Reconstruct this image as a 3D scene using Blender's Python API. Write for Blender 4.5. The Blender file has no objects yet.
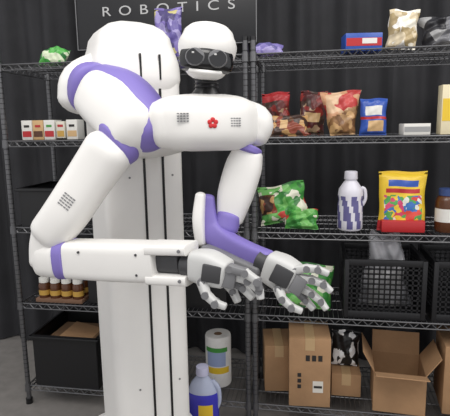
import bpy, bmesh, math, random
from mathutils import Matrix, Vector
random.seed(7)
V=Vector
sc=bpy.context.scene
try:
    sc.view_settings.view_transform='Standard'
except Exception: pass
# ---------------------------------------------------------------- materials
def srgb(c):
    return tuple(((x/255)/12.92 if x/255<=.04045 else (((x/255)+.055)/1.055)**2.4) for x in c)+(1,)
def mat(name,col,rough=.5,metal=0,noise=0,nscale=20,bump=0,bscale=60,spec=.5,trans=0,alpha=1,coat=0):
    m=bpy.data.materials.new(name);m.use_nodes=True
    n=m.node_tree.nodes;l=m.node_tree.links;b=n['Principled BSDF']
    c=srgb(col);b.inputs['Base Color'].default_value=c
    b.inputs['Roughness'].default_value=rough;b.inputs['Metallic'].default_value=metal
    b.inputs['Specular IOR Level'].default_value=spec
    b.inputs['Transmission Weight'].default_value=trans
    b.inputs['Alpha'].default_value=alpha
    b.inputs['Coat Weight'].default_value=coat
    tc=n.new('ShaderNodeTexCoord')
    if noise:
        t=n.new('ShaderNodeTexNoise');t.inputs['Scale'].default_value=nscale;t.inputs['Detail'].default_value=4
        l.new(tc.outputs['Object'],t.inputs['Vector'])
        r=n.new('ShaderNodeValToRGB');r.color_ramp.elements[0].position=.3;r.color_ramp.elements[1].position=.7
        r.color_ramp.elements[0].color=tuple(x*(1-noise) for x in c[:3])+(1,)
        r.color_ramp.elements[1].color=tuple(min(1,x*(1+noise)) for x in c[:3])+(1,)
        l.new(t.outputs['Fac'],r.inputs['Fac']);l.new(r.outputs['Color'],b.inputs['Base Color'])
    if bump:
        t=n.new('ShaderNodeTexNoise');t.inputs['Scale'].default_value=bscale;t.inputs['Detail'].default_value=3
        l.new(tc.outputs['Object'],t.inputs['Vector'])
        bp=n.new('ShaderNodeBump');bp.inputs['Strength'].default_value=bump;bp.inputs['Distance'].default_value=.01
        l.new(t.outputs['Fac'],bp.inputs['Height']);l.new(bp.outputs['Normal'],b.inputs['Normal'])
    return m
def printed(name,cols,scale=25,rough=.35,stretch=(1,1,1),bump=.3):
    """busy printed packaging: voronoi cells picking from a palette"""
    m=bpy.data.materials.new(name);m.use_nodes=True
    n=m.node_tree.nodes;l=m.node_tree.links;b=n['Principled BSDF'];b.inputs['Roughness'].default_value=rough
    tc=n.new('ShaderNodeTexCoord');mp=n.new('ShaderNodeMapping');mp.inputs['Scale'].default_value=stretch
    l.new(tc.outputs['Object'],mp.inputs['Vector'])
    ns=n.new('ShaderNodeTexNoise');ns.inputs['Scale'].default_value=scale*.6
    l.new(mp.outputs['Vector'],ns.inputs['Vector'])
    mx=n.new('ShaderNodeVectorMath');mx.operation='MULTIPLY_ADD';mx.inputs[1].default_value=(.06,.06,.06)
    l.new(ns.outputs['Color'],mx.inputs[0]);l.new(mp.outputs['Vector'],mx.inputs[2])
    v=n.new('ShaderNodeTexVoronoi');v.inputs['Scale'].default_value=scale
    l.new(mx.outputs[0],v.inputs['Vector'])
    sp=n.new('ShaderNodeSeparateColor');l.new(v.outputs['Color'],sp.inputs[0])
    r=n.new('ShaderNodeValToRGB');r.color_ramp.interpolation='CONSTANT'
    e=r.color_ramp.elements
    while len(e)<len(cols): e.new(.5)
    for i,c in enumerate(cols): e[i].position=i/len(cols)
    for i,c in enumerate(cols): e[i].color=srgb(c)
    l.new(sp.outputs[0],r.inputs['Fac']);l.new(r.outputs['Color'],b.inputs['Base Color'])
    bp=n.new('ShaderNodeBump');bp.inputs['Strength'].default_value=bump;bp.inputs['Distance'].default_value=.01
    n2=n.new('ShaderNodeTexNoise');n2.inputs['Scale'].default_value=30;l.new(tc.outputs['Object'],n2.inputs['Vector'])
    l.new(n2.outputs['Fac'],bp.inputs['Height']);l.new(bp.outputs['Normal'],b.inputs['Normal'])
    return m
WHITE=mat('robot_white',(234,232,228),.42,noise=.02,nscale=6)
SEAM=mat('robot_seam',(120,120,122),.6)
PURPLE=mat('robot_purple',(126,112,184),.5)
BLACK=mat('black_plastic',(16,16,18),.35)
VISOR=mat('visor_gloss',(14,14,16),.22,coat=.3)
LENS=mat('lens_glass',(10,10,14),.08,coat=.6)
GREY=mat('robot_grey',(120,120,122),.45)
DGREY=mat('robot_dark_grey',(62,62,64),.5)
LGREY=mat('finger_and_glint_grey',(200,200,198),.45)
RED=mat('logo_red',(200,40,45),.4)
WIRE=mat('shelf_wire',(104,104,106),.38,.7)
CARD=mat('cardboard',(166,130,95),.85,noise=.10,nscale=9,bump=.1)
CARDIN=mat('cardboard_inner',(120,92,66),.9,noise=.08)
TAPE=mat('packing_tape',(190,160,120),.3)
INK=mat('ink',(40,36,34),.7)
CRATE=mat('crate_plastic',(20,20,23),.45)
BIN=mat('bin_plastic',(20,20,22),.4)
PAPER=mat('paper_white',(218,216,210),.8)
YEL=mat('pack_yellow',(226,190,52),.4)
GRN=mat('pack_green',(70,146,66),.35)
BLU=mat('pack_blue',(44,80,165),.35)
REDP=mat('pack_red',(178,40,44),.35)
TAN=mat('pack_tan',(200,165,118),.45)
BRN=mat('glass_brown',(84,48,26),.25)
GOLD=mat('gold_label',(190,150,70),.35)
CLEAR=mat('clear_film',(205,205,210),.25,alpha=.5,bump=.8,bscale=25)
# ---------------------------------------------------------------- mesh builder
def sgp(x,p): return math.copysign(abs(x)**p,x)
class Obj:
    def __init__(s,name,loc=(0,0,0),rz=0,parent=None,rot=None):
        s.name=name;s.loc=V(loc);s.R=rot if rot is not None else Matrix.Rotation(math.radians(rz),3,'Z')
        s.v=[];s.f=[];s.mi=[];s.sm=[];s.mats=[];s.parent=parent
    def add(s,vs,fs,m,smooth=True,mfun=None):
        if m not in s.mats: s.mats.append(m)
        o=len(s.v);s.v+= [V(q) for q in vs]
        for f in fs:
            mm=m
            if mfun:
                c=sum((V(vs[i]) for i in f),V((0,0,0)))/len(f);mm=mfun(c) or m
                if mm not in s.mats: s.mats.append(mm)
            s.f.append([i+o for i in f]);s.mi.append(s.mats.index(mm));s.sm.append(smooth)
    def box(s,c,size,m,bev=0,rot=None,smooth=False,seg=2,mfun=None):
        bm=bmesh.new();bmesh.ops.create_cube(bm,size=1)
        bmesh.ops.scale(bm,vec=size,verts=bm.verts)
        if bev: bmesh.ops.bevel(bm,geom=bm.edges[:],offset=bev,segments=seg,affect='EDGES',profile=.5)
        if rot is not None: bmesh.ops.rotate(bm,cent=(0,0,0),matrix=rot,verts=bm.verts)
        bmesh.ops.translate(bm,vec=c,verts=bm.verts)
        bm.verts.index_update()
        s.add([v.co.copy() for v in bm.verts],[[v.index for v in f.verts] for f in bm.faces],m,smooth or bev>0.004,mfun);bm.free()
    def bx(s,x0,x1,y0,y1,z0,z1,m,bev=0):
        s.box(((x0+x1)/2,(y0+y1)/2,(z0+z1)/2),(x1-x0,y1-y0,z1-z0),m,bev)
    def loft(s,path,rad,m,up=(0,0,1),e=2.3,n=28,sub=4,cap=.7,cape=2,mfun=None):
        path=[V(p) for p in path];rad=[(r,r) if not isinstance(r,(tuple,list)) else r for r in rad]
        P=[];Rr=[]
        k=len(path)
        def cr(a,b,c,d,t): return .5*((2*b)+(c-a)*t+(2*a-5*b+4*c-d)*t*t+(3*b-a-3*c+d)*t**3)
        for i in range(k-1):
            a=path[max(i-1,0)];b=path[i];c=path[i+1];d=path[min(i+2,k-1)]
            ra,rb,rc,rd=[V((*rad[j],0)) for j in (max(i-1,0),i,i+1,min(i+2,k-1))]
            for j in range(sub):
                t=j/sub;P.append(cr(a,b,c,d,t));q=cr(ra,rb,rc,rd,t);Rr.append((q.x,q.y))
        P.append(path[-1]);Rr.append(rad[-1])
        up=V(up)
        rings=[]
        N=len(P)
        def frame(i):
            t=(P[min(i+1,N-1)]-P[max(i-1,0)]).normalized()
            a=t.cross(up).normalized();b=a.cross(t).normalized();return t,a,b
        if cap:
            t,a,b=frame(0);L=min(Rr[0])*cap
            for j in range(5):
                an=math.pi/2*(1-j/5);sc_=max(math.cos(an),.02)**(2/cape) if j else .02
                rings.append((P[0]-t*L*math.sin(an),a,b,Rr[0][0]*sc_,Rr[0][1]*sc_))
        for i in range(N):
            t,a,b=frame(i);rings.append((P[i],a,b,*Rr[i]))
        if cap:
            t,a,b=frame(N-1);L=min(Rr[-1])*cap
            for j in range(1,6):
                an=math.pi/2*(j/5);sc_=max(math.cos(an),0)**(2/cape) if j<5 else .02
                rings.append((P[-1]+t*L*math.sin(an),a,b,Rr[-1][0]*sc_,Rr[-1][1]*sc_))
        vs=[];fs=[]
        for (c,a,b,ra,rb) in rings:
            for j in range(n):
                th=2*math.pi*j/n
                vs.append(c+a*ra*sgp(math.cos(th),2/e)+b*rb*sgp(math.sin(th),2/e))
        for i in range(len(rings)-1):
            for j in range(n):
                fs.append([i*n+j,i*n+(j+1)%n,(i+1)*n+(j+1)%n,(i+1)*n+j])
        fs.append(list(range(n))[::-1]);fs.append([(len(rings)-1)*n+j for j in range(n)])
        s.add(vs,fs,m,True,mfun)
    def cyl(s,p0,p1,r0,m,r1=None,n=24,sx=1):
        r1=r0 if r1 is None else r1
        p0=V(p0);p1=V(p1);t=(p1-p0).normalized()
        up=V((0,0,1)) if abs(t.z)<.9 else V((1,0,0))
        a=t.cross(up).normalized();b=a.cross(t)
        vs=[];
        for p,r in((p0,r0),(p1,r1)):
            for j in range(n):
                th=2*math.pi*j/n;vs.append(p+a*r*sx*math.cos(th)+b*r*math.sin(th))
        s.add(vs,[[j,(j+1)%n,n+(j+1)%n,n+j] for j in range(n)],m,n>6)
        s.add(vs[:n],[list(range(n))[::-1]],m,False);s.add(vs[n:],[list(range(n))],m,False)
    def tube(s,pts,r,m,n=5):
        for a,b in zip(pts[:-1],pts[1:]): s.cyl(a,b,r,m,n=n)
    def lathe(s,prof,m,c=(0,0,0),n=28,sx=1,sy=1,mfun=None):
        c=V(c);vs=[]
        for r,z in prof:
            for j in range(n):
                th=2*math.pi*j/n;vs.append(c+V((r*sx*math.cos(th),r*sy*math.sin(th),z)))
        fs=[]
        for i in range(len(prof)-1):
            for j in range(n): fs.append([i*n+j,i*n+(j+1)%n,(i+1)*n+(j+1)%n,(i+1)*n+j])
        fs.append(list(range(n))[::-1]);fs.append([(len(prof)-1)*n+j for j in range(n)])
        s.add(vs,fs,m,True,mfun)
    def bag(s,w,h,t,m,mfun=None,tilt=0,lean=0,nu=22,nv=28,wr=.003,seed=0,base=V((0,0,0)),slump=0,crimp=True,rz=0,flare=0):
        """pillow bag standing on z=0, front faces -Y.  mfun(u,v) with u,v in 0..1"""
        rnd=random.Random(seed);ph=[rnd.uniform(0,6.28) for _ in range(8)]
        R=Matrix.Rotation(math.radians(rz),3,'Z')@Matrix.Rotation(math.radians(lean),3,'X')@Matrix.Rotation(math.radians(tilt),3,'Y')
        vs=[];idx={}
        for side in(-1,1):
            for i in range(nu+1):
                for j in range(nv+1):
                    u=i/nu;v=j/nv
                    th=(1-abs(2*u-1)**2.4)**.6*(max(0,1-abs(2*v-1)**3.2))**.6
                    if crimp and (v<.05 or v>.95): th=0
                    x=(u-.5)*w*(1-.07*math.sin(math.pi*v)+flare*(v-.5));z=v*h
                    wv=wr*(math.sin(9*u+5*v+ph[0])+math.sin(17*v-6*u+ph[1])+.7*math.sin(23*u+ph[2]+9*v)+.6*math.sin(31*v+ph[3]-14*u))
                    y=side*(th*t/2)+wv*(.3+th*.7 if th>0 else .3)
                    z+=wr*math.sin(8*u+ph[4])*v*1.2;x+=wr*.8*math.sin(11*v+ph[5])
                    y+=slump*v*v
                    idx[side,i,j]=len(vs);vs.append((u,v,V((x,y,z))))
        q=[R@p for _,_,p in vs];mz=min(p.z for p in q)
        q=[p-V((0,0,mz))+base for p in q]
        for side in(-1,1):
            for i in range(nu):
                for j in range(nv):
                    ids=[idx[side,i,j],idx[side,i+1,j],idx[side,i+1,j+1],idx[side,i,j+1]]
                    if side==1: ids=ids[::-1]
                    mm=m
                    if mfun: mm=mfun((i+.5)/nu,(j+.5)/nv) or m
                    s.add([q[k] for k in ids],[[0,1,2,3]],mm,True)
        for i in range(nu):
            for j in (0,nv):
                s.add([q[idx[-1,i,j]],q[idx[-1,i+1,j]],q[idx[1,i+1,j]],q[idx[1,i,j]]],[[0,1,2,3]],m,True)
        for j in range(nv):
            for i in (0,nu):
                s.add([q[idx[-1,i,j]],q[idx[-1,i,j+1]],q[idx[1,i,j+1]],q[idx[1,i,j]]],[[0,1,2,3]],m,True)
    def build(s,weld=True):
        me=bpy.data.meshes.new(s.name);me.from_pydata(s.v,[],s.f)
        for m in s.mats: me.materials.append(m)
        me.polygons.foreach_set('material_index',s.mi);me.polygons.foreach_set('use_smooth',s.sm);me.update()
        if weld:
            bm=bmesh.new();bm.from_mesh(me);bmesh.ops.remove_doubles(bm,verts=bm.verts,dist=.00005)
            bmesh.ops.recalc_face_normals(bm,faces=bm.faces);bm.to_mesh(me);bm.free()
        try: me.set_sharp_from_angle(angle=math.radians(42))
        except Exception: pass
        o=bpy.data.objects.new(s.name,me);bpy.context.collection.objects.link(o)
        o.matrix_world=Matrix.Translation(s.loc)@s.R.to_4x4()
        if s.parent: o.parent=s.parent
        return o
def text(body,size,loc,m,parent,name,rot=(90,0,0),ext=.001,space=1.0,width=None):
    cu=bpy.data.curves.new(name,'FONT');cu.body=body;cu.size=size;cu.align_x='CENTER';cu.align_y='CENTER';cu.extrude=ext;cu.space_character=space
    cu.materials.append(m)
    o=bpy.data.objects.new(name,cu);bpy.context.collection.objects.link(o)
    o.location=loc;o.rotation_euler=[math.radians(a) for a in rot];o.parent=parent
    if width:
        bpy.context.view_layer.update();o.scale=(width/max(.01,o.dimensions.x),1,1)
    return o
# ---------------------------------------------------------------- camera
f=480
M=(Matrix.Rotation(math.radians(10),3,'Z')@Matrix.Rotation(math.radians(90-9.6),3,'X')@Matrix.Rotation(math.radians(-1.0),3,'Z'))
cam=bpy.data.cameras.new('camera');c=bpy.data.objects.new('camera',cam);bpy.context.collection.objects.link(c)
cam.sensor_width=36;cam.lens=f/450*36;cam.clip_start=.02
c.matrix_world=Matrix.Translation((0,0,1.48))@M.to_4x4()
sc.camera=c
# ---------------------------------------------------------------- floor + curtain
FL=mat('floor_concrete',(128,124,120),.7,noise=.12,nscale=14)
fl=Obj('floor');fl.bx(-5,5,-3,4,-.05,0,FL);fl.build()
wb=Obj('wall_back');wb.bx(-5,5,3.5,3.6,0,4.2,mat('wall_paint',(120,120,122),.9,noise=.05,nscale=3));wb.build()
CUR=mat('curtain_cloth',(40,40,43),.85,noise=.18,nscale=5,bump=.4,bscale=14)
cu=Obj('curtain')
vs=[];fs=[];nx=560;nz=14;W=8.0
for j in range(nz+1):
    z=3.6*j/nz+.01
    for i in range(nx+1):
        x=-4+W*i/nx
        a=.035*math.sin(x*21+1.3*math.sin(x*2.3)+.25*math.sin(z*1.7))+.018*math.sin(x*47+z*.6+2*math.sin(x*1.1))+.012*math.sin(x*9.0+z*1.2)
        vs.append((x,2.93+a,z))
for j in range(nz):
    for i in range(nx):
        k=j*(nx+1)+i;fs.append([k,k+1,k+nx+2,k+nx+1])
cu.add(vs,fs,CUR);cu.cyl((-4,2.93,3.63),(4,2.93,3.63),.02,WIRE);cu.build(False)
# ---------------------------------------------------------------- shelves
ZS=[.11,.58,.99,1.43,1.80]
def shelf(x0,x1):
    s=Obj('wire_shelving_unit',((x0+x1)/2,2.43,0));w=(x1-x0)/2;d=.225
    for X in(-w,w):
        for Y in(-d,d):
            s.cyl((X,Y,.025),(X,Y,1.86),.0125,WIRE,n=14)
            s.cyl((X,Y,0),(X,Y,.03),.018,BLACK,n=14)
            s.cyl((X,Y,1.855),(X,Y,1.872),.0135,BLACK,n=12)
            z=.16
            while z<1.83: s.cyl((X,Y,z),(X,Y,z+.003),.0131,BLACK,n=12);z+=.025
            for z in ZS: s.cyl((X,Y,z-.036),(X,Y,z+.004),.018,WIRE,r1=.016,n=14)
    for z in ZS:
        for Y in(-d,d):
            s.tube([(-w,Y,z-.004),(w,Y,z-.004)],.0038,WIRE,6);s.tube([(-w,Y,z-.031),(w,Y,z-.031)],.0032,WIRE,6)
            k=24
            for i in range(k):
                xa=-w+2*w*i/k;xb=xa+2*w/k
                s.tube([(xa,Y,z-.004),((xa+xb)/2,Y,z-.03),(xb,Y,z-.004)],.0022,WIRE,4)
        for X in(-w,w):
            s.tube([(X,-d,z-.004),(X,d,z-.004)],.0038,WIRE,6);s.tube([(X,-d,z-.031),(X,d,z-.031)],.0032,WIRE,6)
            for i in range(8):
                ya=-d+2*d*i/8;yb=ya+2*d/8;s.tube([(X,ya,z-.004),(X,(ya+yb)/2,z-.03),(X,yb,z-.004)],.0022,WIRE,4)
        for Y in(-.1,0.02,.13): s.tube([(-w,Y,z-.0075),(w,Y,z-.0075)],.003,WIRE,5)
        k=int(2*w/.023)
        for i in range(1,k):
            x=-w+2*w*i/k;s.tube([(x,-d,z-.003),(x,d,z-.003)],.0019,WIRE,4)
    s.build(False)
shelf(-1.5,-.285);shelf(-.25,.965)
# ---------------------------------------------------------------- sign
sg=Obj('company_sign',(-.83,2.80,2.19));SB=mat('sign_black',(22,22,25),.4);SF=mat('sign_edge',(120,120,122),.4);STX=mat('sign_text',(180,180,180),.5)
sg.box((0,0,0),(1.08,.02,.5),SB,.002)
for z in(-.245,.245): sg.box((0,-.012,z),(1.07,.004,.004),SF)
for x in(-.533,.533): sg.box((x,-.012,0),(.004,.004,.49),SF)
for x in(-.3,.3): sg.cyl((x,0,.25),(x,.02,.40),.002,SF,n=6)
so=sg.build();text('ROBOTICS',.075,(.022,-.0125,-.040),STX,so,'sign_lettering',space=1.9,width=.78)
# ---------------------------------------------------------------- robot
rob=bpy.data.objects.new('humanoid_robot',None);bpy.context.collection.objects.link(rob)
def part(name,loc=(0,0,0),rz=0,rot=None): return Obj(name,loc,rz,rob,rot)
def vent(p,cx,cy,cz,nr=4,nc=4,sx=.0065,sz=.003,gx=.0095,gz=.0075,R=None):
    R=R or Matrix.Identity(3)
    for i in range(nr):
        for j in range(nc):
            o=R@V(((j-(nc-1)/2)*gx,0,(i-(nr-1)/2)*gz));p.box(V((cx,cy,cz))+o,(sx,.006,sz),GREY,rot=R)
p=part('column',(-.695,1.85,0),38);p.loft([(0,0,.18),(0,0,.9),(0,0,1.68)],[(.158,.158)]*3,WHITE,up=(0,1,0),e=7,n=48,cap=0)
for x in(-.012,.062): p.box((x,-.158,.94),(.009,.006,1.42),BLACK)
for z in(.45,.95,1.3):
    for x in(-.07,.10): p.cyl((x,-.15,z),(x,-.160,z),.004,GREY,n=12)
p.build()
p=part('dome_hood',(-.695,1.85,0),38);p.loft([(0,0,1.66),(0,0,1.72),(0,0,1.785)],[(.170,.170),(.166,.166),(.146,.146)],WHITE,up=(0,1,0),e=4.5,n=48,cap=.66,cape=2.2)
p.loft([(0,0,1.652),(0,0,1.661)],[(.161,.161)]*2,SEAM,up=(0,1,0),e=6,n=48,cap=0)
for x in(-.012,.062): p.box((x,-.1665,1.70),(.007,.008,.09),BLACK)
p.build()
p=part('mobile_base',(-.695,1.85,0),38);p.loft([(0,0,.06),(0,0,.17)],[(.21,.21)]*2,WHITE,up=(0,1,0),e=5,n=40,cap=.1)
for x in(-.15,.15):
    for y in(-.15,.15): p.cyl((x-.02,y,.045),(x+.02,y,.045),.045,BLACK)
p.build()
# chest
CR=[(-.130,.078,.074),(-.095,.098,.084),(-.04,.120,.090),(.05,.123,.091),(.13,.10,.086),(.185,.06,.066)]
p=part('chest',(-.352,1.545,1.490),28)
p.loft([(x,0,(.004 if abs(x)<.11 else 0)) for x,_,_ in CR],[(d,h) for _,d,h in CR],WHITE,e=3.0,n=40,cap=.6)
vent(p,-.080,-.1085,.020,R=Matrix.Rotation(-.25,3,'Z'));vent(p,.084,-.1145,.004,R=Matrix.Rotation(.2,3,'Z'))
for k in range(5):
    a=k*2*math.pi/5+.3;p.loft([(.01*math.cos(a)+0.008,-.122,.002+.01*math.sin(a)),(.01*math.cos(a)+.008,-.1255,.002+.01*math.sin(a))],[.0072]*2,RED,n=10,cap=.3)
p.build()
p=part('torso_link');p.loft([(-.66,1.78,1.46),(-.52,1.68,1.47),(-.40,1.60,1.49)],[(.09,.10),(.085,.09),(.075,.075)],WHITE,e=3,n=32);p.build()
p=part('neck',(-.325,1.54,0));p.lathe([(.052,1.555),(.049,1.585),(.036,1.600),(.033,1.65),(.036,1.69)],BLACK,n=24)
for z in(1.602,1.614,1.626,1.638): p.lathe([(.034,z),(.040,z+.003),(.034,z+.006)],DGREY,n=20)
p.build()
# head
hr=Matrix.Rotation(math.radians(12),3,'Z')@Matrix.Rotation(math.radians(6),3,'Y')@Matrix.Rotation(math.radians(-4),3,'X')
p=part('head',(-.318,1.53,1.710),rot=hr)
p.loft([(0,.010,-.050),(0,.006,-.024),(0,.003,.015),(0,.006,.040)],[(.066,.068),(.083,.086),(.092,.096),(.082,.086)],WHITE,up=(0,1,0),e=2.35,n=44,cap=.55)
vis=[];
for i in range(25):
    a=math.radians(-60+120*i/24);vis.append((.078*math.sin(a),-.076*math.cos(a)+.0,-.036))
p.loft(vis,[(.018,.020)]+[(.022,.033)]*23+[(.018,.020)],VISOR,e=2.6,n=24,sub=1,cap=.6)
for x in(-.033,.033):
    p.cyl((x,-.090,-.035),(x*1.02,-.1025,-.036),.0265,GREY,n=36,r1=.0240,sx=1.12);p.cyl((x*1.02,-.102,-.036),(x*1.02,-.1040,-.036),.0225,LENS,n=36,sx=1.12)
    p.loft([(x-.009,-.1038,-.026),(x-.005,-.1046,-.026)],[.0028]*2,LGREY,n=8)  # painted highlight: pale bead set on each lens as its glint
p.loft([(-.045,-.078,-.074),(0,-.090,-.077),(.045,-.078,-.074)],[(.009,.007)]*3,WHITE,e=2.5,n=14)
p.build()
# ---- arm nearest the viewer's left
p=part('arm_a_shoulder_lobe');p.loft([(-.78,1.77,1.695),(-.83,1.72,1.645),(-.852,1.70,1.585)],[.072,.082,.067],WHITE,up=(0,1,0));
p.loft([(-.70,1.80,1.65),(-.80,1.76,1.66)],[.07,.075],WHITE,up=(0,0,1));p.build()
p=part('arm_a_shoulder_ring');p.loft([(-.775,1.665,1.625),(-.750,1.64,1.612)],[(.086,.094),(.086,.094)],PURPLE,cap=.25)
p.loft([(-.70,1.62,1.620),(-.612,1.57,1.588),(-.538,1.515,1.522),(-.505,1.485,1.462)],[.080,.084,.084,.074],PURPLE,up=(0,1,0));p.build()
p=part('arm_a_shoulder_link');p.loft([(-.70,1.57,1.587),(-.622,1.520,1.541),(-.540,1.465,1.480)],[(.086,.084),(.095,.090),(.083,.082)],WHITE,up=(0,1,0),cap=.75,e=2.8)
p.build()
p=part('arm_a_joint_ring');p.loft([(-.594,1.482,1.447),(-.616,1.465,1.43)],[(.081,.081)]*2,PURPLE,up=(0,1,0),cap=.3);p.build()
p=part('arm_a_upper');p.loft([(-.625,1.445,1.412),(-.69,1.435,1.325),(-.77,1.42,1.215),(-.828,1.42,1.150)],[(.077,.076),(.073,.07),(.071,.068),(.067,.066)],WHITE,up=(0,1,0),e=2.6)
t=V((-.213,-.03,-.275)).normalized();ax=V((0,-1,0));xx=t.cross(ax).normalized()
R=Matrix((xx,-ax,-t)).transposed() 
vent(p,-.735,1.358,1.262,5,4,R=R,sx=.008,gx=.011,gz=.0095)
p.build()
p=part('arm_a_elbow');p.loft([(-.83,1.425,1.155),(-.85,1.425,1.105),(-.852,1.425,1.055)],[(.06,.055),(.052,.055),(.055,.055)],WHITE,up=(0,1,0),e=2.8)
p.loft([(-.855,1.425,1.063),(-.80,1.415,1.063)],[(.058,.062)]*2,WHITE,e=3.2);p.build()
p=part('arm_a_elbow_ring');p.loft([(-.788,1.415,1.064),(-.757,1.408,1.066)],[(.062,.067),(.06,.064)],PURPLE,e=3,cap=.15);p.build()
p=part('arm_a_forearm');p.loft([(-.755,1.408,1.066),(-.60,1.38,1.073),(-.44,1.345,1.083)],[(.055,.060),(.056,.061),(.052,.060)],WHITE,e=5,cap=.12,n=36)
a=V((-.44,1.345,1.083));b=V((-.333,1.316,1.091))
for dz,w in((.044,.016),(-.046,.016)):
    p.loft([a+V((-.02,0,dz)),b+V((0,0,dz))],[(.05,w),(.046,w)],WHITE,e=5,cap=.12)
p.loft([a+V((-.02,.006,0)),b+V((-.03,.006,0))],[(.03,.03)]*2,DGREY,e=4,cap=.1)
for q in((-.70,1.338,1.105),(-.50,1.302,1.112),(-.50,1.302,1.05),(-.70,1.347,1.035)):
    p.cyl(q,(q[0],q[1]+.03,q[2]),.004,DGREY,n=10)
p.cyl((-.36,1.27,1.135),(-.36,1.30,1.135),.005,GREY,n=12);p.cyl((-.36,1.27,1.047),(-.36,1.30,1.047),.005,GREY,n=12)
p.build()
def finger(p,pts,w,m,joint=GREY,up=(0,0,1)):
    pts=[V(q) for q in pts]
    for i in range(len(pts)-1):
        k=1-.12*i
        p.loft([pts[i],pts[i+1]],[(w*k,w*k*.95),(w*k*.85,w*k*.8)],m if i%2==0 or i>1 else LGREY,e=4,n=16,cap=.4,up=up)
        p.cyl(pts[i]+V((0,-w*1.12,0)),pts[i]+V((0,w*1.12,0)),w*.72,joint,n=14)
p=part('arm_a_hand')
p.cyl((-.355,1.318,1.086),(-.318,1.305,1.084),.034,DGREY,n=24)
p.loft([(-.325,1.305,1.088),(-.280,1.295,1.085),(-.225,1.28,1.072)],[(.036,.044),(.040,.05),(.036,.040)],LGREY,e=4,n=28,cap=.3)
p.box((-.262,1.250,1.080),(.055,.012,.05),DGREY,.004,rot=Matrix.Rotation(.15,3,'Y'))
p.box((-.214,1.258,1.066),(.038,.014,.056),GREY,.004,rot=Matrix.Rotation(.2,3,'Y'))
finger(p,[(-.212,1.262,1.095),(-.168,1.25,1.088),(-.134,1.245,1.066),(-.128,1.243,1.042)],.0145,GREY)
finger(p,[(-.208,1.275,1.072),(-.162,1.262,1.062),(-.130,1.255,1.038),(-.126,1.25,1.015)],.0145,LGREY)
finger(p,[(-.215,1.292,1.05),(-.178,1.282,1.033),(-.150,1.272,1.008)],.0135,GREY)
finger(p,[(-.235,1.305,1.042),(-.210,1.30,1.015),(-.195,1.29,.988)],.013,LGREY)
finger(p,[(-.292,1.262,1.055),(-.278,1.248,1.022),(-.250,1.24,1.000),(-.222,1.238,.992)],.015,LGREY)
p.build()
# ---- arm on the viewer's right
p=part('arm_b_shoulder');p.loft([(-.215,1.615,1.520),(-.178,1.63,1.49),(-.183,1.625,1.45)],[(.05,.055),(.060,.060),(.05,.055)],WHITE,up=(0,1,0));p.build()
p=part('arm_b_shoulder_ring');p.loft([(-.203,1.605,1.412),(-.208,1.602,1.398)],[(.052,.055)]*2,PURPLE,up=(0,1,0),cap=.2);p.build()
p=part('arm_b_upper');p.loft([(-.205,1.61,1.385),(-.218,1.605,1.34),(-.245,1.595,1.25),(-.262,1.59,1.175)],[(.053,.055),(.062,.058),(.060,.055),(.046,.046)],WHITE,up=(0,1,0),e=3);p.build()
p=part('arm_b_elbow');p.loft([(-.335,1.56,1.245),(-.335,1.56,1.19),(-.318,1.555,1.135),(-.26,1.52,1.10),(-.18,1.46,1.085),(-.12,1.42,1.078)],[(.024,.02),(.032,.03),(.040,.038),(.038,.032),(.032,.028),(.028,.024)],PURPLE,up=(0,1,0),e=4)
p.loft([(-.262,1.575,1.185),(-.275,1.565,1.14)],[(.042,.044)]*2,PURPLE,up=(0,1,0),cap=.3)
p.loft([(-.352,1.535,1.258),(-.358,1.53,1.18),(-.352,1.525,1.10)],[(.016,.022),(.020,.03),(.017,.028)],WHITE,up=(0,1,0),e=3.5)
p.loft([(-.33,1.50,1.080),(-.22,1.455,1.058),(-.14,1.41,1.045)],[(.02,.03),(.018,.03),(.014,.03)],GREY,up=(0,1,0),e=4)
p.build()
p=part('arm_b_hand')
p.cyl((-.145,1.425,1.075),(-.11,1.405,1.062),.033,DGREY,n=24)
p.loft([(-.115,1.405,1.062),(-.075,1.39,1.048),(-.035,1.375,1.035)],[(.038,.048),(.040,.053),(.034,.045)],LGREY,e=4,n=28,cap=.3)
p.box((-.075,1.345,1.05),(.058,.012,.056),DGREY,.004,rot=Matrix.Rotation(.45,3,'Y'))
p.box((-.028,1.343,1.025),(.038,.016,.055),GREY,.004,rot=Matrix.Rotation(.5,3,'Y'))
finger(p,[(-.035,1.36,1.066),(-.003,1.345,1.077),(.028,1.335,1.078),(.057,1.33,1.068)],.0140,LGREY)
finger(p,[(-.025,1.36,1.042),(.012,1.345,1.043),(.044,1.335,1.035),(.066,1.33,1.016)],.0140,LGREY)
finger(p,[(-.02,1.368,1.012),(.012,1.355,.998),(.038,1.345,.980),(.054,1.335,.960)],.0130,LGREY)
finger(p,[(-.03,1.38,.996),(-.005,1.37,.972),(.018,1.36,.950)],.0125,GREY)
finger(p,[(-.085,1.355,1.012),(-.072,1.338,.985),(-.045,1.328,.965),(-.016,1.325,.955)],.0145,LGREY)
p.build()
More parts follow.
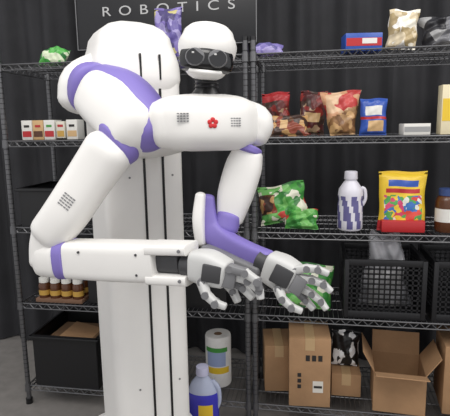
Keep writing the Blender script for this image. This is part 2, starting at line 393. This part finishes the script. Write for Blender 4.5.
# ---------------------------------------------------------------- shelf goods
Z5,Z4,Z3,Z2,Z1=ZS
def carton(name,x,y,z,w,d,h,m,rz=0,band=None,tab=None):
    o=Obj(name,(x,y,z),rz);o.box((0,0,h/2),(w,d,h),m,.0015)
    if band: o.box((0,-d/2-.0005,h*.5),(w*.96,.0015,h*.45),band)
    if tab: o.box((w*.15,-d/2-.0015,h*.55),(w*.4,.0015,h*.3),tab)
    return o.build()
gm=printed('print_green',[(60,146,62),(84,170,76),(44,110,55),(200,210,180)],30)
o=Obj('green_snack_bag',(-1.31,2.36,Z1));o.bag(.15,.12,.07,gm,lean=-48,seed=3,wr=.005);o.build()
pm=printed('print_purple',[(96,84,150),(150,140,190),(120,105,170),(190,180,120),(70,60,110)],28)
o=Obj('purple_snack_bag',(-.68,2.35,Z1));o.bag(.14,.25,.07,pm,seed=4,lean=-4);o.build()
lm=printed('print_lilac',[(120,110,170),(150,140,190),(90,85,140)],20)
o=Obj('lilac_candy_pouch',(-.20,2.33,Z1));o.bag(.15,.09,.05,lm,lean=-60,seed=5);o.build()
carton('snack_carton',.225,2.32,Z1,.16,.10,.075,BLU,8,REDP,PAPER)
bm_=printed('print_beige',[(225,220,205),(205,190,160),(235,232,225),(170,150,110)],26)
o=Obj('cracker_bag',(.395,2.32,Z1));o.bag(.13,.17,.07,bm_,seed=6,lean=-5,tilt=4,wr=.004);o.build()
gbm=printed('print_grey',[(60,60,64),(110,110,114),(36,36,40),(150,150,150),(30,30,34)],16)
o=Obj('foil_snack_bag',(.60,2.34,Z1));o.bag(.22,.14,.09,gbm,seed=8,lean=-12,tilt=-8,wr=.006);o.build()
o=Obj('drink_carton_row',(-1.33,2.36,Z2))
x=-.15
CP=mat('carton_pale',(210,205,190),.6)
for i,m_ in enumerate([PAPER,TAN,PAPER,CP,PAPER]):
    w_=.062 if i!=3 else .05
    o.box((x+.03,0,.05),(w_-.003,.08,.10 if i!=3 else .085),m_,.0015);o.box((x+.03,-.0408,.03),(w_-.012,.001,.03),[REDP,BRN,REDP,GOLD,TAN][i])
    o.box((x+.03,-.0408,.07),(.03,.001,.012),[INK,REDP,GRN,REDP,INK][i]);x+=.063
o.build()
rbm=printed('print_redbrown',[(104,40,36),(140,45,40),(66,44,34),(170,140,110),(80,30,30)],30)
brm=printed('print_brown',[(96,64,44),(60,40,32),(180,140,90),(130,60,40)],30)
o=Obj('beef_jerky_bag',(-.155,2.44,Z2));o.bag(.14,.21,.05,rbm,mfun=lambda u,v:(REDP if v>.8 else None),seed=11,lean=-5,tilt=-4);o.build()
o=Obj('chips_bag',(.005,2.42,Z2),-4);o.bag(.13,.21,.05,rbm,mfun=lambda u,v: (TAN if .3<v<.5 and .2<u<.8 else None),seed=12,lean=-6,tilt=4);o.build()
o=Obj('trail_mix_bag',(-.10,2.265,Z2),5);o.bag(.20,.11,.05,brm,mfun=lambda u,v:(TAN if .3<v<.7 and .3<u<.5 else None),seed=13,lean=-30);o.build()
ptm=printed('print_pinktan',[(190,66,62),(206,155,118),(180,56,54),(215,180,145)],20)
tnm=printed('print_tan',[(160,124,84),(195,155,106),(120,85,55),(145,106,68)],35)
o=Obj('popcorn_bag',(.150,2.31,Z2));o.bag(.15,.20,.07,tnm,mfun=lambda u,v:(ptm if v>.5+.3*(u-.5) else None),seed=14,lean=-6,tilt=-3,flare=.5);o.build()
o=Obj('cookie_bag',(.285,2.29,Z2));o.bag(.12,.165,.055,BLU,mfun=lambda u,v:(PAPER if .55<v<.8 and .2<u<.8 else (TAN if .12<v<.4 and .25<u<.85 else (REDP if .42<v<.5 else None))),seed=16,lean=-5,wr=.0018);o.build()
carton('tea_box',.465,2.30,Z2,.115,.08,.05,PAPER,6,mat('carton_grey',(150,150,150),.6))
carton('cereal_box',.655,2.32,Z2,.17,.06,.215,mat('box_cream',(226,214,180),.5),4,YEL,mat('box_orange',(226,140,40),.5))
g2=printed('print_chips_green',[(76,150,66),(46,112,50),(190,70,60),(110,175,92),(215,215,195),(72,150,64),(56,130,56)],24)
o=Obj('tortilla_chips_bag',(-.11,2.33,Z3),-6);o.bag(.24,.19,.08,g2,mfun=lambda u,v:(brm if u<.35 and .25<v<.75 else None),seed=21,lean=-18,tilt=-12,wr=.005)
o.bag(.16,.10,.06,g2,seed=22,lean=-30,base=V((.08,-.05,0)),wr=.005);o.build()
o=Obj('coffee_creamer_bottle',(.193,2.29,Z3))
BP=mat('bottle_print_violet',(96,92,140),.35);BW=mat('bottle_white',(215,213,222),.35)
o.lathe([(.001,0),(.052,.003),(.058,.012),(.058,.05),(.058,.09),(.058,.12),(.054,.145),(.058,.165),(.054,.195),(.036,.222),(.026,.235),(.026,.245)],BW,mfun=lambda c:(BP if .012<c.z<.16 and math.sin(7*math.atan2(c.y,c.x)+30*c.z)>-.2 else None),n=40)
o.lathe([(.03,.24),(.031,.243),(.029,.275),(.024,.278),(.001,.279)],BW,n=28)
o.loft([(.052,0,.20),(.064,0,.19),(.068,0,.15),(.056,0,.12)],[.008]*4,BW,up=(0,1,0),n=10);o.build()
o=Obj('candy_bag',(.425,2.29,Z3))
cm=printed('print_candy',[(230,195,60),(215,76,64),(66,116,185),(232,196,60),(84,160,84),(230,230,220),(205,70,110)],44)
o.bag(.215,.275,.08,YEL,mfun=lambda u,v:(REDP if v<.17 or (.66<v<.71 and .15<u<.85) else (BLU if .74<v<.84 and .2<u<.8 else (cm if .17<v<.62 and .1<u<.9 else None))),seed=25,lean=-4,wr=.0022);
o.box((0,0,.028),(.19,.10,.055),REDP,.006);o.build()
o=Obj('syrup_jar',(.62,2.29,Z3))
o.lathe([(.001,0),(.045,.002),(.05,.012),(.05,.05),(.05,.11),(.05,.14),(.044,.158),(.034,.168),(.034,.172)],BRN,mfun=lambda c:(PAPER if .045<c.z<.112 else None),n=32)
o.lathe([(.038,.168),(.038,.198),(.001,.2)],mat('cap_blue',(50,70,120),.4),n=28);o.build()
def bin_(o,w,d,h,t=.004,m=BIN):
    for sx,sy,ww,dd in((0,-1,w,t),(0,1,w,t),(-1,0,t,d),(1,0,t,d)):
        o.box((sx*w/2,sy*d/2,h/2),(ww,dd,h),m)
    o.box((0,0,.003),(w,d,.006),m)
    for sy in(-1,1): o.box((0,sy*(d/2+.008),h-.01),(w+.03,.02,.014),m,.003)
    for sx in(-1,1): o.box((sx*(w/2+.008),0,h-.01),(.02,d+.03,.014),m,.003)
o=Obj('storage_bin',(-1.33,2.38,Z3));bin_(o,.26,.32,.2);o.build()
o=Obj('jar_pack',(-1.29,2.29,Z4))
LP=mat('lid_purple',(80,70,110),.4)
for i in range(4):
    for j in range(2):
        x=-.095+.064*i;y=-.032+.064*j
        o.lathe([(.001,0),(.028,.001),(.03,.008),(.03,.035),(.03,.062),(.03,.09),(.024,.102),(.024,.106)],BRN,c=(x,y,0),n=20,mfun=lambda c:(GOLD if .035<c.z<.062 else None))
        o.lathe([(.026,.102),(.026,.126),(.001,.127)],[PAPER,LP][j],c=(x,y,0),n=20)
o.box((0,0,.01),(.262,.134,.02),mat('tray_card',(120,90,70),.8),.001);o.build()
def crate(name,x,y,z,w,d,h):
    o=Obj(name,(x,y,z));t=.008
    def wall(T,L):
        nb=int(L/.024);
        for i in range(nb+1):
            q=-L/2+L*i/nb;a=T@V((q,0,0));b=T@V((q,0,h));o.box((a+b)/2,(.007,.007,h),CRATE)
        for zz in[.004]+[.024*k for k in range(1,int(h/.024)+1)]:
            a=T@V((-L/2,0,zz));b=T@V((L/2,0,zz));s_=b-a;o.box((a+b)/2,(abs(s_.x)+.007,abs(s_.y)+.007,.007),CRATE)
        for zz,hh in((h-.015,.03),(.018,.036)):
            a=T@V((-L/2,0,zz));b=T@V((L/2,0,zz));s_=b-a;o.box((a+b)/2,(abs(s_.x)+.014,abs(s_.y)+.014,hh),CRATE,.002)
    wall(Matrix.Translation((0,-d/2,0)),w);wall(Matrix.Translation((0,d/2,0)),w)
    Rz=Matrix.Rotation(math.pi/2,4,'Z')
    wall(Matrix.Translation((-w/2,0,0))@Rz,d);wall(Matrix.Translation((w/2,0,0))@Rz,d)
    o.box((0,0,.006),(w,d,.01),CRATE)
    for sx in(-1,1):
        for sy in(-1,1): o.box((sx*w/2,sy*d/2,h/2),(.022,.022,h),CRATE,.004)
    return o.build()
crate('milk_crate',.352,2.385,Z4,.345,.32,.285);crate('milk_crate',.745,2.385,Z4,.345,.32,.285)
o=Obj('plastic_bag_of_cups',(.37,2.36,Z4+.012));o.bag(.20,.37,.14,CLEAR,seed=31,wr=.010,nu=26,flare=-.6);
for k in range(3): o.lathe([(.025,.0),(.035,.16),(.037,.16),(.027,.0)],PAPER,c=(-.05+.05*k,0,.01),n=20)
o.build()
o=Obj('lime_chips_bag',(-.01,2.29,Z4),6);o.bag(.25,.22,.07,g2,seed=33,lean=-14,tilt=6);o.build()
o=Obj('storage_bin',(-.55,2.40,Z4));bin_(o,.3,.3,.2);o.build()
o=Obj('storage_bin',(-1.0,2.40,Z4));bin_(o,.26,.3,.2);o.build()
o=Obj('storage_tub',(-1.27,2.40,Z5));bin_(o,.36,.38,.29)
o.box((.0,-.02,.14),(.28,.26,.2),CARDIN,.002);o.box((.05,-.05,.25),(.2,.2,.004),CARD,rot=Matrix.Rotation(.2,3,'Y'));o.build()
o=Obj('paper_towel_roll',(-.470,2.38,Z5))
PT=mat('towel_white',(228,226,222),.85,bump=.4,bscale=120);TL=mat('towel_label',(150,165,200),.5)
o.lathe([(.022,.001),(.066,.001),(.069,.01),(.069,.08),(.069,.115),(.069,.12),(.069,.20),(.069,.225),(.069,.27),(.066,.279),(.022,.279),(.021,.02)],PT,n=40,mfun=lambda c:(TL if .12<c.z<.20 and c.y<-.03 and abs(c.x)<.045 else (YEL if .08<c.z<.115 and c.y<-.03 else (GRN if .20<c.z<.225 and c.y<-.04 else None))))
o.lathe([(.02,.0),(.022,.0),(.022,.278),(.02,.278)],CARDIN,n=24);o.build()
o=Obj('detergent_jug',(-.495,2.10,0))
JC=mat('jug_clear_blue',(190,198,222),.12,trans=.2);JP=mat('jug_liquid_violet',(60,56,175),.2);
o.lathe([(.001,0),(.07,.002),(.078,.015),(.078,.06),(.078,.12),(.078,.17),(.077,.195),(.074,.22),(.055,.265),(.03,.295),(.026,.31)],JC,n=40,sy=.7,mfun=lambda c:(YEL if .06<c.z<.17 and c.y<-.02 and abs(c.x-.02)<.035 else (JP if c.z<.24 else None)))
o.lathe([(.031,.305),(.032,.308),(.030,.345),(.001,.348)],mat('cap_white',(200,200,225),.4),n=24)
o.loft([(.05,0,.27),(.075,0,.24),(.08,0,.18),(.07,0,.14)],[.012]*4,JC,up=(0,1,0),n=12);o.build()
LBL=mat('ship_label',(215,210,200),.6)
def cbox(name,x,y,z,w,d,h,rz=0,open_=False,icons=False):
    o=Obj(name,(x,y,z),rz);t=.004
    if not open_:
        o.box((0,0,h/2),(w,d,h),CARD,.002);o.box((0,0,h+.0005),(.045,d,.001),TAPE);o.box((0,-d/2-.0006,h-.03),(.045,.001,.06),TAPE)
        if icons:
            for k in range(3): o.box((-w*.25,-d/2-.001,h*.3+k*.03),(.018,.001,.02),INK)
            o.box((w*.2,-d/2-.001,h*.3),(.05,.001,.06),LBL);o.box((w*.2,-d/2-.002,h*.3),(.04,.001,.012),INK)
            for k in range(3): o.box((-w*.05+k*.03,-d/2-.001,h*.72),(.02,.001,.03),INK)
    else:
        for sx,sy,ww,dd in((0,-1,w,t),(0,1,w,t),(-1,0,t,d),(1,0,t,d)): o.box((sx*w/2,sy*d/2,h/2),(ww,dd,h),CARD)
        o.box((0,0,.003),(w,d,.006),CARDIN)
        fl_=d*.48
        def flap(c,L,ang,axis):
            R=Matrix.Rotation(ang,3,axis)
            if axis=='X': o.box(V((0,c,h))+R@V((0,0,fl_/2)),(L,t,fl_),CARD,rot=R)
            else: o.box(V((c,0,h))+R@V((0,0,fl_/2)),(t,L,fl_),CARD,rot=R)
        flap(-d/2,w*.98,1.25,'X');flap(d/2,w*.98,-.25,'X');flap(-w/2,d*.96,-.5,'Y');flap(w/2,d*.96,.6,'Y')
    return o.build()
cbox('cardboard_box',-.155,2.44,Z5,.15,.22,.25,8)
cbox('cardboard_box',.010,2.32,Z5,.20,.22,.355,3,icons=True)
cbox('cardboard_box',.20,2.42,Z5,.145,.18,.12)
zm=printed('print_zebra',[(20,20,22),(235,235,235),(25,25,28),(20,20,20)],34,stretch=(1,1,.5))
o=Obj('zebra_print_bag',(.195,2.42,Z5+.122));o.bag(.145,.19,.07,zm,seed=41,lean=-4,tilt=2);o.build()
cbox('cardboard_box',.445,2.33,Z5,.235,.23,.20,-4,open_=True)
cbox('cardboard_box',.77,2.36,Z5,.24,.26,.34,-5,icons=True)
# ---------------------------------------------------------------- lights
w=bpy.data.worlds.new('world');sc.world=w;w.use_nodes=True
w.node_tree.nodes['Background'].inputs[0].default_value=(.98,.98,1,1);w.node_tree.nodes['Background'].inputs[1].default_value=.9
def area(name,loc,tgt,sx,sy,e,col=(1,.97,.93)):
    L=bpy.data.lights.new(name,'AREA');L.shape='RECTANGLE';L.size=sx;L.size_y=sy;L.energy=e;L.color=col
    o=bpy.data.objects.new(name,L);bpy.context.collection.objects.link(o);o.location=loc
    o.rotation_euler=(V(tgt)-V(loc)).to_track_quat('-Z','Y').to_euler()
area('ceiling_light',(-.6,.2,3.6),(-.5,1.7,1.2),2.2,1.2,46)
area('ceiling_light.001',(1.8,.8,3.4),(0,2.2,1),1.5,1.2,32)
